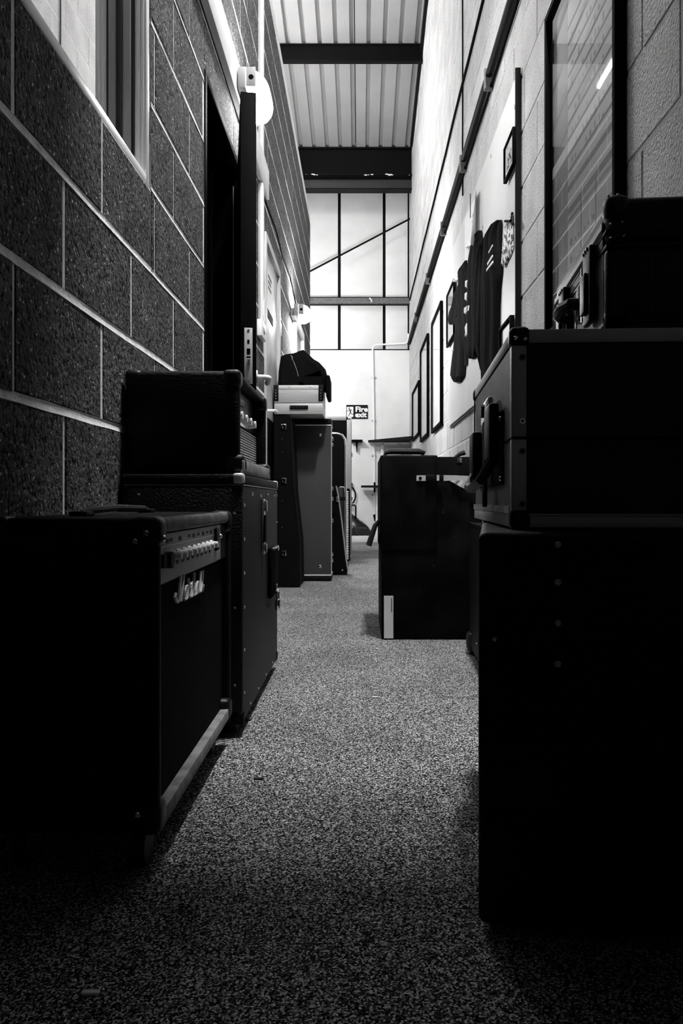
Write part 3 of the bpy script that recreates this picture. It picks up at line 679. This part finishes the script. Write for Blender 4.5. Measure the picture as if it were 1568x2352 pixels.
# --- black travelling case standing behind it
C = thing('road_trunk', 'black textured road case with steel latch below the amplifier head', 'case', (-.556, 1.872, 0))
D, Wd, Z0, Z1 = .282, .775, .030, .612
bx('body', mat('case_vinyl', .003, .55, bump=.6, bscale=180, spec=.25), C, 0, D, 0, Wd, Z0, Z1 - .026, bev=.006)
bx('lid', MATS['case_vinyl'], C, 0, D + .002, -.001, Wd + .001, Z1 - .0245, Z1, bev=.005)
bx('lid_seam', M_ALU, C, .004, D + .0015, .004, Wd - .004, Z1 - .026, Z1 - .0245)
rivets(C, [(D + .0005, y, Z1 - .045 - .004 * (i % 2)) for i, y in enumerate((.16, .33, .50, .68, .745))], (1, 0, 0), .006)
rivets(C, [(D + .0005, .02, z) for z in (.10, .20, .30, .38, .46, .54)] + [(D + .0005, Wd - .02, z) for z in (.10, .2, .34, .48)] + [(D + .0005, y, .05) for y in (.12, .28, .45, .62)], (1, 0, 0), .004)
rivets(C, [(D - .02, -.0005, z) for z in (.12, .3, .52)] + [(.04, -.0005, .565), (.11, -.0005, .51), (D - .05, -.0005, .51), (D - .03, -.0005, .575)], (0, -1, 0), .0045)
L = bx('latch', M_CHROME, C, D, D + .006, .35, .40, .40, .555, bev=.002)
bx('latch_recess', M_MATTE, L, D + .006, D + .009, .355, .395, .435, .51); bx('latch_hook', M_CHROME, L, D + .006, D + .013, .36, .39, .52, .55, bev=.002); bx('latch_foot', M_CHROME, L, D + .006, D + .012, .36, .39, .405, .43, bev=.002)
bx('hasp_plate', M_MATTE, C, D + .0005, D + .012, .50, .70, .26, .41, bev=.008); 
hp = MB().tube([(D + .012, .52, .405), (D + .02, .60, .41), (D + .012, .68, .395)], .004, 6).obj('hasp_bar', M_CHROME, C, smooth=True)
pk = bx('padlock', M_CHROME, C, D + .013, D + .027, .575, .625, .215, .250, bev=.006)
MB().tube([(D + .020, .585, .25), (D + .020, .586, .27), (D + .020, .60, .278), (D + .020, .614, .27), (D + .020, .615, .25)], .0035, 6).obj('shackle', M_CHROME, pk, smooth=True)
bx('hasp_staple', M_CHROME, C, D + .0125, D + .018, .59, .61, .272, .295, bev=.002)
for y in (0, Wd):
    corner(C, (D, y, Z1), (1, -1 if y == 0 else 1, 1), .024, M_ALU, 'steel_corner', .0025); corner(C, (D, y, Z0), (1, -1 if y == 0 else 1, -1), .03, M_STEEL, 'steel_corner', .0025)
for x in (.03, D - .05):
    for y in (.04, Wd - .08): bx('foot', M_RUB, C, x, x + .03, y, y + .04, 0, Z0, bev=.003)

# --- amplifier head on top of it
H = thing('amplifier_head', 'black amplifier head with slatted front on top of the road case', 'amplifier', (-.556, 1.90, .613))
D, Wd, HH = .270, .545, .245
bx('cabinet', M_TOLEX, H, .002, D - .05, .0285, Wd - .0285, .012, HH, bev=.003)
bx('side_cheek', M_TOLEX, H, 0, D, 0, .028, .012, HH, bev=.012, seg=4); bx('side_cheek', M_TOLEX, H, 0, D, Wd - .028, Wd, .012, HH, bev=.012, seg=4)
bx('top_rail', M_TOLEX, H, D - .0495, D - .004, .0285, Wd - .0285, HH - .014, HH, bev=.005); bx('base_rail', mat('lit_rail'), H, D + .0005, D + .012, .0, Wd, .0, .034, bev=.004)  # base rail takes the same lightened rail colour
bx('control_panel', M_CHROME, H, D - .0495, D - .03, .0285, Wd - .0285, .135, .175, bev=.002); bx('nameplate', M_BLACK, H, D - .0495, D - .036, .0285, Wd - .0285, .176, .228)
bx('badge', M_CHROME, H, D - .036, D - .030, .05, .30, .19, .21, bev=.003)
for i in range(5): MB().cyl((D - .03, .07 + .085 * i, .155), (D - .014, .07 + .085 * i, .155), .012, 14, r2=.010).obj('knob', M_IVORY, H, smooth=True)
bx('vent_backing', M_MATTE, H, D - .0495, D - .04, .0285, Wd - .0285, .036, .132)
sl = MB().box(0, .012, 0, Wd - .062, 0, .0028).mesh('vent_slat', M_ALU); copies('vent_slat', sl, H, [(D - .039, .031, .042 + .0068 * i) for i in range(13)])
for y in (0, Wd):
    s_ = -1 if y == 0 else 1
    corner(H, (D, y, HH), (1, s_, 1), .04, M_BLACK); corner(H, (D + .01, y, 0.002), (1, s_, -1), .045, M_BLACK, th=.002); corner(H, (0, y, HH), (-1, s_, 1), .04, M_BLACK, th=.002)
MB().tube([(.11, .16, HH + .001), (.11, .2, HH + .004), (.11, .35, HH + .004), (.11, .39, HH + .001)], .006, 6).obj('carry_handle', M_RUB, H)

# --- guitar case leaning on the wall, narrow side to the camera
G = thing('guitar_case', 'tall narrow black guitar case with three steel catches leaning on the wall', 'case', (-.548, 5.10, 0))
prof_ = [(0.0, 0), (.155, 0), (.165, .02), (.160, .30), (.125, .62), (.108, .95), (.105, 1.06), (.098, 1.085), (.0, 1.085)]
MB().prism([(x, z) for x, z in prof_], 0, .36, 'y').obj('shell', M_CLOTH, G)
MB().tube([(x + .001, -.002, z) for x, z in prof_[1:-1]], .0035, 6).obj('piping', M_BLACK, G)
for z in (.20, .66, 1.00):
    c = bx('catch', M_CHROME, G, .045, .078, -.006, -.0005, z, z + .034, bev=.001); bx('catch_plate', M_MATTE, c, .047, .072, -.0075, -.006, z + .001, z + .029)
    bx('catch_lever', M_CHROME, c, .052, .060, -.0115, -.0076, z + .006, z + .016, bev=.001)
rivets(G, [(.05, -.0005, z) for z in (.38, .55, .86, .94)], (0, -1, 0), .005)
# --- grey case
K = thing('grey_equipment_case', 'tall grey fronted case with black ends and pale piping standing upright', 'case', (-.500, 5.50, 0))
bx('front_panel', M_GREY, K, .0, .298, 0, .24, .046, 1.062, bev=.003); bx('base_end', M_TOLEX, K, -.004, .300, -.002, .245, 0, .038, bev=.004); bx('top_end', M_TOLEX, K, -.004, .300, -.002, .245, 1.07, 1.11, bev=.004)
bx('piping', M_UPVC, K, -.003, .301, -.004, .243, .039, .0455); bx('piping', M_UPVC, K, -.003, .301, -.004, .243, 1.0625, 1.0695)
rivets(K, [(.222, -.0005, .10), (.222, -.0005, .998)], (0, -1, 0), .011)
bx('edge_strip', M_ALU, K, .2985, .302, .002, .012, .05, 1.06)
for z in (.13, .17, .40, .55, .62, .92, .96): bx('catch', M_CHROME, K, .3025, .312, .006, .03, z, z + .025, bev=.002)
# --- aluminium case on it
Q = thing('aluminium_case', 'ribbed aluminium flight case resting on the upright cases', 'case', (-.560, 5.22, 1.111))
W_, D_, H_ = .315, .40, .185
bx('body', M_BRUSH, Q, 0, W_, 0, D_, 0, .070, bev=.003); bx('lid', M_BRUSH, Q, 0, W_, 0, D_, .073, H_, bev=.003); bx('lid_seam', M_MATTE, Q, .003, W_ - .003, .003, D_ - .003, .070, .073)
bx('edge_rail', M_ALU, Q, -.002, W_ + .002, -.003, .012, H_ - .024, H_ + .002, bev=.002)
for x in (-.004, W_ - .028): 
    c = bx('corner_strap', M_STEEL, Q, x, x + .032, -.005, -.0032, .085, H_ + .004, bev=.0005); rivets(c, [(x + .014, -.005, z) for z in (.10, .118, .136, .154)], (0, -1, 0), .005)
rivets(Q, [(.10, -.0035, H_ - .01), (.235, -.0035, H_ - .01)], (0, -1, 0), .004)
hl = bx('lock_handle', M_STEEL, Q, .10, .22, -.012, -.0005, .032, .056, bev=.004); rivets(hl, [(.11 + .02 * i, -.012, .044) for i in range(5)], (0, -1, 0), .004)
# --- soft bag over it
Bg = thing('soft_bag', 'slumped black soft bag on top of the aluminium case', 'bag', (-.545, 5.24, 1.299))
out = [(0, .0), (.004, .10), (.018, .20), (.05, .215), (.10, .222), (.165, .245), (.175, .243), (.235, .185), (.27, .165), (.31, .12), (.325, .06), (.318, -.005)]
rows = []
for yy, sc in ((.0, .0), (.002, .82), (.03, .97), (.12, 1.02), (.24, 1.0), (.33, .9), (.36, .75), (.362, 0)):
    rows.append([(.16 + (x - .16) * (sc if sc else .1), yy, max(.0, (z) * (sc if sc else .1)) if x < .315 else z) for x, z in out])
d = MB(); d.grid(rows); d.obj('body', M_CLOTH, Bg, smooth=True)
bx('side_flap', M_CLOTH, Bg, .3185, .345, .0, .30, -.075, .07, bev=.012, seg=3)
MB().tube([(.09, .008, .20), (.115, .0, .14), (.13, -.002, .10), (.14, .0, .06)], .002, 5).obj('zip', M_GREYP, Bg); bx('zip_pull', M_CHROME, Bg, .098, .104, -.006, -.001, .165, .19)
# --- silver edged case behind, gig bag, hand trolley, ribbed box
T = thing('silver_edged_case', 'tall black case with silver edging behind the grey case', 'case', (-.54, 7.27, 0))
W_, D_, H_ = .455, .35, 1.31
bx('body', M_MATTE, T, 0, W_ - .012, .002, D_, .03, H_ - .004); bx('edge_rail', mat('dull_aluminium', .16, .5, .2), T, W_ - .040, W_, -.002, .02, .03, H_ - .03, bev=.003); bx('edge_rail', mat('dull_aluminium', .16, .5, .2), T, 0, W_ - .045, -.002, .02, H_ - .035, H_, bev=.003)
bx('edge_rail', mat('dull_aluminium', .16, .5, .2), T, W_ - .0115, W_, .0205, D_, .03, H_ - .03, bev=.003)
for z in (.03, H_): corner(T, (W_, 0, z), (1, -1, 1 if z > 1 else -1), .035, M_CHROME, 'ball_corner', .003, .012)
for z in (.95, .55, .3): bx('catch', M_CHROME, T, W_, W_ + .012, .06, .09, z, z + .04, bev=.002)
for x in (.05, W_ - .08): bx('foot', M_RUB, T, x, x + .04, .02, .06, 0, .03)
V = thing('hand_trolley', 'chrome tube handled trolley between the grey case and the silver edged case', 'trolley', (-.30, 6.75, 0))
MB().tube([(.0, 0, .03), (.0, 0, 1.06), (.02, 0, 1.10), (.05, 0, 1.115), (.10, 0, 1.115), (.145, 0, 1.10), (.17, 0, 1.065), (.175, 0, 1.0), (.175, 0, .03)], .009, 8).obj('tube_frame', M_CHROME, V, smooth=True)
bx('toe_plate', M_STEEL, V, -.02, .20, -.16, .02, .012, .022, bev=.002); bx('cross_bar', M_STEEL, V, .009, .166, -.006, .006, .55, .58)
for x in (.0, .175): MB().cyl((x - .012, .05, .05), (x + .012, .05, .05), .05, 16).obj('wheel', M_RUB, V, smooth=True)
N = thing('gig_bag', 'slim black gig bag leaning beside the grey case, lighter piped edge', 'bag', (-.26, 5.95, 0))
gp = [(.0, 0), (.155, 0), (.165, .03), (.15, .12), (.118, .40), (.09, .60), (.075, .66), (.0, .70)]
MB().prism(gp, 0, .16, 'y').obj('body', M_CLOTH, N); MB().tube([(x + .002, -.004, z) for x, z in gp[2:7]], .0055, 6).obj('piping', M_GREYP, N, smooth=True)
bx('buckle', M_CHROME, N, .078, .098, -.014, -.006, .54, .58, bev=.003); bx('strap', M_CLOTH, N, .05, .075, -.012, -.001, .45, .66, bev=.002); bx('zip_pull', M_CHROME, N, .12, .132, -.008, -.001, .03, .045, bev=.002)
E = thing('ribbed_unit', 'black unit with a pale ribbed edge in front of the silver edged case', 'equipment', (-.235, 6.90, 0))
bx('body', M_BLACK, E, 0, .10, .012, .22, .0, .665, bev=.008); bx('back_shell', M_MATTE, E, .1005, .142, .03, .20, .03, .655, bev=.01)
rb = MB().tube([(0, .006, 0), (.014, 0, .002), (.028, .006, 0)], .0042, 6).mesh('rib', M_UPVC, True); copies('rib', rb, E, [(.101 + .0, .020, .05 + .0148 * i) for i in range(40)])
MB().tube([(.055, .008, .668), (.088, .006, .668), (.098, .006, .655), (.1, .006, .62)], .003, 6).obj('top_trim', M_UPVC, E)

# ------------------------------------------------------------------ right side equipment
# --- fibre trunk
T = thing('fibre_trunk', 'scuffed black fibre trunk standing on end with a white strap', 'trunk', (.078, 3.18, 0))
W_, D_, H_ = .565, .52, .73
bx('body', M_TRUNK, T, .004, W_, .006, D_, 0, H_ - .006, bev=.006); bx('lid', M_TRUNK, T, 0, .226, 0, D_ + .004, .355, H_, bev=.007, seg=3)
st = bx('strap', M_UPVC, T, .142, .196, -.0045, -.0008, .628, .650); bx('buckle', M_BLACK, st, .178, .214, -.014, -.0046, .628, .652, bev=.004); bx('buckle', M_BLACK, st, .215, .248, -.012, -.003, .627, .652, bev=.003)
bx('strap_keeper', M_UPVC, st, .221, .231, -.0135, -.0121, .629, .651); MB().cyl((.157, -.007, .639), (.157, -.0046, .639), .006, 12).obj('strap_rivet', M_STEEL, st)
d = MB(); d.grid([[(.249, -.004, .628), (.249, -.004, .651)], [(.29, -.008, .630), (.29, -.008, .650)], [(.34, .001, .627), (.34, .001, .648)], [(.395, .0045, .625), (.395, .0045, .647)]]); d.obj('strap_run', M_UPVC, T)
d = MB(); d.grid([[(.275, .002, .628), (.285, .002, .647)], [(.315, -.006, .605), (.33, -.006, .628)], [(.345, -.004, .590), (.362, -.004, .615)]]); d.obj('strap_tail', M_UPVC, T)
bx('strap_end', M_STEEL, T, .352, .378, -.010, -.003, .585, .612, bev=.003)
MB().tube([(.018, .10, H_ + .001), (.024, .10, H_ + .014), (.045, .10, H_ + .021), (.10, .10, H_ + .021), (.16, .10, H_ + .020), (.178, .10, H_ + .014), (.172, .10, H_ + .002)], [.006, .008, .012, .0125, .0125, .012, .006], 8).obj('handle', M_RUB, T, smooth=True)
MB().tube([(.305, .09, H_ - .004), (.325, .09, H_ + .010), (.345, .09, H_ + .016)], [.006, .009, .011], 8).obj('handle', M_RUB, T, smooth=True); bx('handle_plate', M_CHROME, T, .302, .322, .004, .0055, H_ - .03, H_ - .010, bev=.0005)
MB().tube([(-.002, .05, .47), (-.02, .05, .45), (-.035, .05, .405), (-.046, .05, .370)], [.008, .010, .011, .0115], 8).obj('side_handle', M_RUB, T, smooth=True); bx('side_handle_plate', M_STEEL, T, -.008, -.0005, .03, .07, .38, .42, bev=.002)
lb = bx('paper_label', M_PAPER, T, .014, .051, .0025, .0055, .006, .174)
tx = MB()
for i in range(11): 
    z = .166 - .0052 * i; tx.box(.0425, .0455 + .001 * (i % 2), .0018, .0024, z - .0038, z)
tx.obj('label_print', M_PRINT, lb)
for (x, z) in ((W_, 0), (W_, H_ - .006)): corner(T, (x, .006, z), (1, -1, -1 if z == 0 else 1), .03, M_STEEL, 'steel_corner', .002)
# --- black case between the trunk and the cabinet
U = thing('low_black_case', 'low black case on the floor between the trunk and the near cabinet', 'case', (.372, 2.36, 0), rz=R(-2.2))
bx('body', M_TOLEX, U, 0, .255, 0, .56, .02, .47, bev=.012, seg=3); corner(U, (0, .56, .02), (-1, 1, -1), .06, M_RUB, 'rubber_corner', .012); corner(U, (0, 0, .02), (-1, -1, -1), .06, M_RUB, 'rubber_corner', .012)
bx('edge_strip', M_STEEL, U, -.002, .012, .002, .558, .455, .4725, bev=.002); rivets(U, [(.0, y, .08) for y in (.1, .3, .5)], (-1, 0, 0), .005)
# --- near cabinet
Nn = thing('speaker_cabinet', 'large black speaker cabinet nearest the camera on the right', 'cabinet', (.149, 1.02, 0), rz=R(-9))
W_, D_, H_ = .40, .68, .510
bx('shell', M_TOLEX, Nn, 0, W_, 0, D_, .012, H_, bev=.010, seg=3)
rivets(Nn, [(.098, -.0005, z) for z in (.497 - .002, .448, .397, .346)], (0, -1, 0), .0045, M_ALU); rivets(Nn, [(.02, -.0005, .375)], (0, -1, 0), .003, M_ALU)
MB().tube([(.17 + .02 * k, -.004, .5035 + .0015 * math.sin(2.1 * k) - .0006 * k) for k in range(12)], .0016, 5).obj('lifted_edge', M_BLACK, Nn, smooth=True)
for x in (.03, W_ - .07):
    for y in (.03, D_ - .07): bx('foot', M_RUB, Nn, x, x + .04, y, y + .04, 0, .012)
corner(Nn, (0, D_, H_), (-1, 1, 1), .035, M_CHROME, 'steel_corner', .002)
# --- flight case on the cabinet
Fc = thing('flight_case', 'grey flight case with aluminium edges lying on the near speaker cabinet', 'flight case', (.2075, 1.10, .5135), rz=R(-3.3))
W_, D_, H_, SM = .405, .62, .270, .122
bx('base_panel', M_FELT, Fc, .003, W_ - .003, .003, D_ - .003, .004, SM - .001); bx('lid_panel', M_FELT, Fc, .003, W_ - .003, .003, D_ - .003, SM + .001, H_ - .002)  # darker laminate: shade of the unlit front put into the colour
bx('side_panel', M_LAMIN, Fc, .0005, .0028, .020, D_ - .018, .022, SM - .002); bx('side_panel', M_LAMIN, Fc, .0005, .0028, .020, D_ - .018, SM + .002, H_ - .020)  # paler laminate on the side turned to the light
e = .0185
bx('edge_rail', M_ALU, Fc, e + .003, W_, -.0015, .0025, H_ - e, H_, bev=.001); bx('edge_rail', M_ALU, Fc, -.0015, .0004, .02, D_, H_ - e * .9, H_, bev=.0008)
bx('edge_rail', M_ALU, Fc, e + .003, W_, -.0015, .0025, 0, .016, bev=.001); bx('edge_rail', M_ALU, Fc, e + .003, W_, -.004, .0025, .0163, .0185); bx('edge_rail', M_FELT, Fc, e + .003, W_, -.001, .0026, .019, .030)
bx('edge_rail', M_ALU, Fc, -.0015, .0004, .02, D_ - .01, .0, .018, bev=.0008); bx('edge_rail', M_UPVC, Fc, -.003, .0004, .02, D_ - .01, .0185, .029)
for (z0, z1) in ((.022, SM - .002), (SM + .002, H_ - .022)):
    bx('corner_rail', M_ALU, Fc, -.001, e, -.0015, .0025, z0, z1, bev=.001); bx('corner_rail', M_ALU, Fc, -.0016, .0004, -.001, .017, z0, z1, bev=.0008)
bx('seam_strip', M_MATTE, Fc, -.0005, W_, -.0005, D_, SM - .0018, SM + .0018)
bx('corner_rail', M_STEEL, Fc, -.0016, .0004, D_ - .012, D_, .02, H_ - .01)
corner(Fc, (0, 0, H_), (-1, -1, 1), .024, M_BLACK, 'ball_corner', .0045, .008); corner(Fc, (0, 0, 0), (-1, -1, -1), .026, M_BLACK, 'ball_corner', .0035, .007); corner(Fc, (0, D_, H_), (-1, 1, 1), .024, M_BLACK, 'ball_corner', .004, .008)
rivets(Fc, [(.004, -.0055, H_ - .012), (.016, -.0055, H_ - .014)], (0, -1, 0), .0035, M_CHROME)
for z in (.232, .145, .104, .032):
    rv = MB().cyl((0, 0, 0), (0, -.002, 0), .0042, 14).obj('screw', M_CHROME if z == .145 else M_RAIL, Fc, loc=(.013, -.0015, z), smooth=True); MB().cyl((0, -.0021, 0), (0, -.0026, 0), .0019, 6).obj('screw_recess', M_MATTE, rv)
# latch and carrying handle on the side towards the corridor
lt = bx('latch_dish', M_STEEL, Fc, -.004, .0003, .10, .50, .060, .172, bev=.003)
bx('latch_wing', M_CHROME, lt, -.014, -.0045, .20, .32, .165, .205, bev=.004); MB().cyl((-.018, .28, .19), (-.004, .28, .19), .012, 12).obj('latch_boss', M_BLACK, lt, smooth=True)
bx('latch_arm', M_BLACK, lt, -.020, -.0045, .12, .20, .10, .185, bev=.004); bx('latch_arm', M_BLACK, lt, -.022, -.0045, .40, .48, .07, .165, bev=.004)
MB().tube([(-.012, .14, .10), (-.028, .16, .07), (-.032, .28, .058), (-.028, .42, .062), (-.012, .45, .09)], .009, 8).obj('carry_handle', M_RUB, Fc, smooth=True)
bx('hanging_strap', M_CLOTH, Fc, -.016, -.011, .235, .275, .026, .17, bev=.002)
rivets(lt, [(-.004, y, z) for y in (.11, .49) for z in (.07, .16)], (-1, 0, 0), .004)
# --- black case on the flight case
B2 = thing('equipment_case', 'black dimpled case with rounded corners on top of the flight case', 'case', (.352, 1.15, .786), rz=R(-5))
W_, D_, H_, SM = .262, .48, .200, .128
bx('base_shell', M_TREAD, B2, .002, W_, .002, D_, .018, SM - .003, bev=.003); bx('lid_shell', M_BLACK, B2, 0, W_, 0, D_, SM + .003, H_, bev=.016, seg=4)
bx('base_rail', M_BLACK, B2, 0, W_ + .001, 0, D_, 0, .0175, bev=.003); bx('lid_rail', M_BLACK, B2, -.002, W_ + .001, -.002, D_ + .001, SM - .0025, SM + .0025, bev=.001)
bx('lid_rail', M_BLACK, B2, -.003, W_, -.003, D_, SM + .018, SM + .022, bev=.001)
bx('side_panel', M_LAMIN, B2, -.0008, .0018, .025, D_ - .025, .019, SM - .004); bx('side_panel', M_LAMIN, B2, -.0016, .0, .025, D_ - .025, SM + .005, H_ - .03)
bx('side_trim', M_ALU, B2, -.0038, -.0017, .02, D_ - .01, H_ - .042, H_ - .032); bx('side_trim', M_ALU, B2, -.003, -.0005, .03, D_ - .02, .012, .018); bx('side_trim', M_MATTE, B2, -.0035, -.0017, .02, D_ - .01, H_ - .052, H_ - .0425)
bx('corner_post', M_BLACK, B2, -.002, .03, -.002, .022, .02, SM - .003, bev=.008, seg=3)
corner(B2, (0, 0, 0), (-1, -1, -1), .028, M_MATTE, 'corner_cap', .002); corner(B2, (0, 0, H_), (-1, -1, 1), .034, M_BLACK, 'corner_cap', .003, .013)
rivets(B2, [(.001, -.003, H_ - .002), (.014, -.004, H_ - .001), (.004, -.004, SM + .010), (.022, -.004, SM + .012), (.004, -.003, SM + .03), (.02, -.003, SM + .032)], (0, -1, 0), .0022)
for y in (.06, .30):
    c = bx('catch', M_BLACK, B2, -.014, -.0035, y, y + .055, .035, .150, bev=.003); bx('catch_lever', M_BLACK, c, -.020, -.0143, y + .01, y + .045, .05, .11, bev=.002)
    bx('catch_edge', M_CHROME, c, -.0155, -.0040, y + .056, y + .060, .045, .13); rivets(c, [(-.0145, y + .012 + .014 * i, .146) for i in range(3)], (-1, 0, 0), .004)
MB().tube([(-.004, .17, .085), (-.022, .175, .088), (-.030, .20, .088), (-.030, .25, .088), (-.022, .275, .088), (-.004, .28, .085)], .010, 8).obj('carry_handle', M_RUB, B2, smooth=True)
for y in (.155, .275): bx('handle_mount', M_BLACK, B2, -.012, -.0035, y, y + .025, .06, .115, bev=.003)
bx('hang_tag', M_GREYP, B2, -.010, -.0085, .195, .205, .01, .085)

# ------------------------------------------------------------------ litter on the carpet
for i, (px_, py_, sz, m_, lab) in enumerate(((208, 2284, .010, M_PAPER, 'tiny white paper scrap on the dark carpet bottom left'), (862, 1603, .008, M_PAPER, 'small pale fleck on the carpet in mid corridor'), (594, 1790, .010, M_PRINT, 'dark wood splinter on the carpet beside the combo amplifier'), (566, 1655, .012, M_PRINT, 'dark splinter on the carpet by the road case corner'))):
    Y = F * ZC / (py_ - CY); X = (px_ - CX) * Y / F
    MB().box(-sz, sz, -sz * .4, sz * .4, 0.0005, .004, bev=.0015).obj('carpet_litter', m_, None, label=lab, cat='litter', group='litter on the carpet', loc=(X, Y, 0))
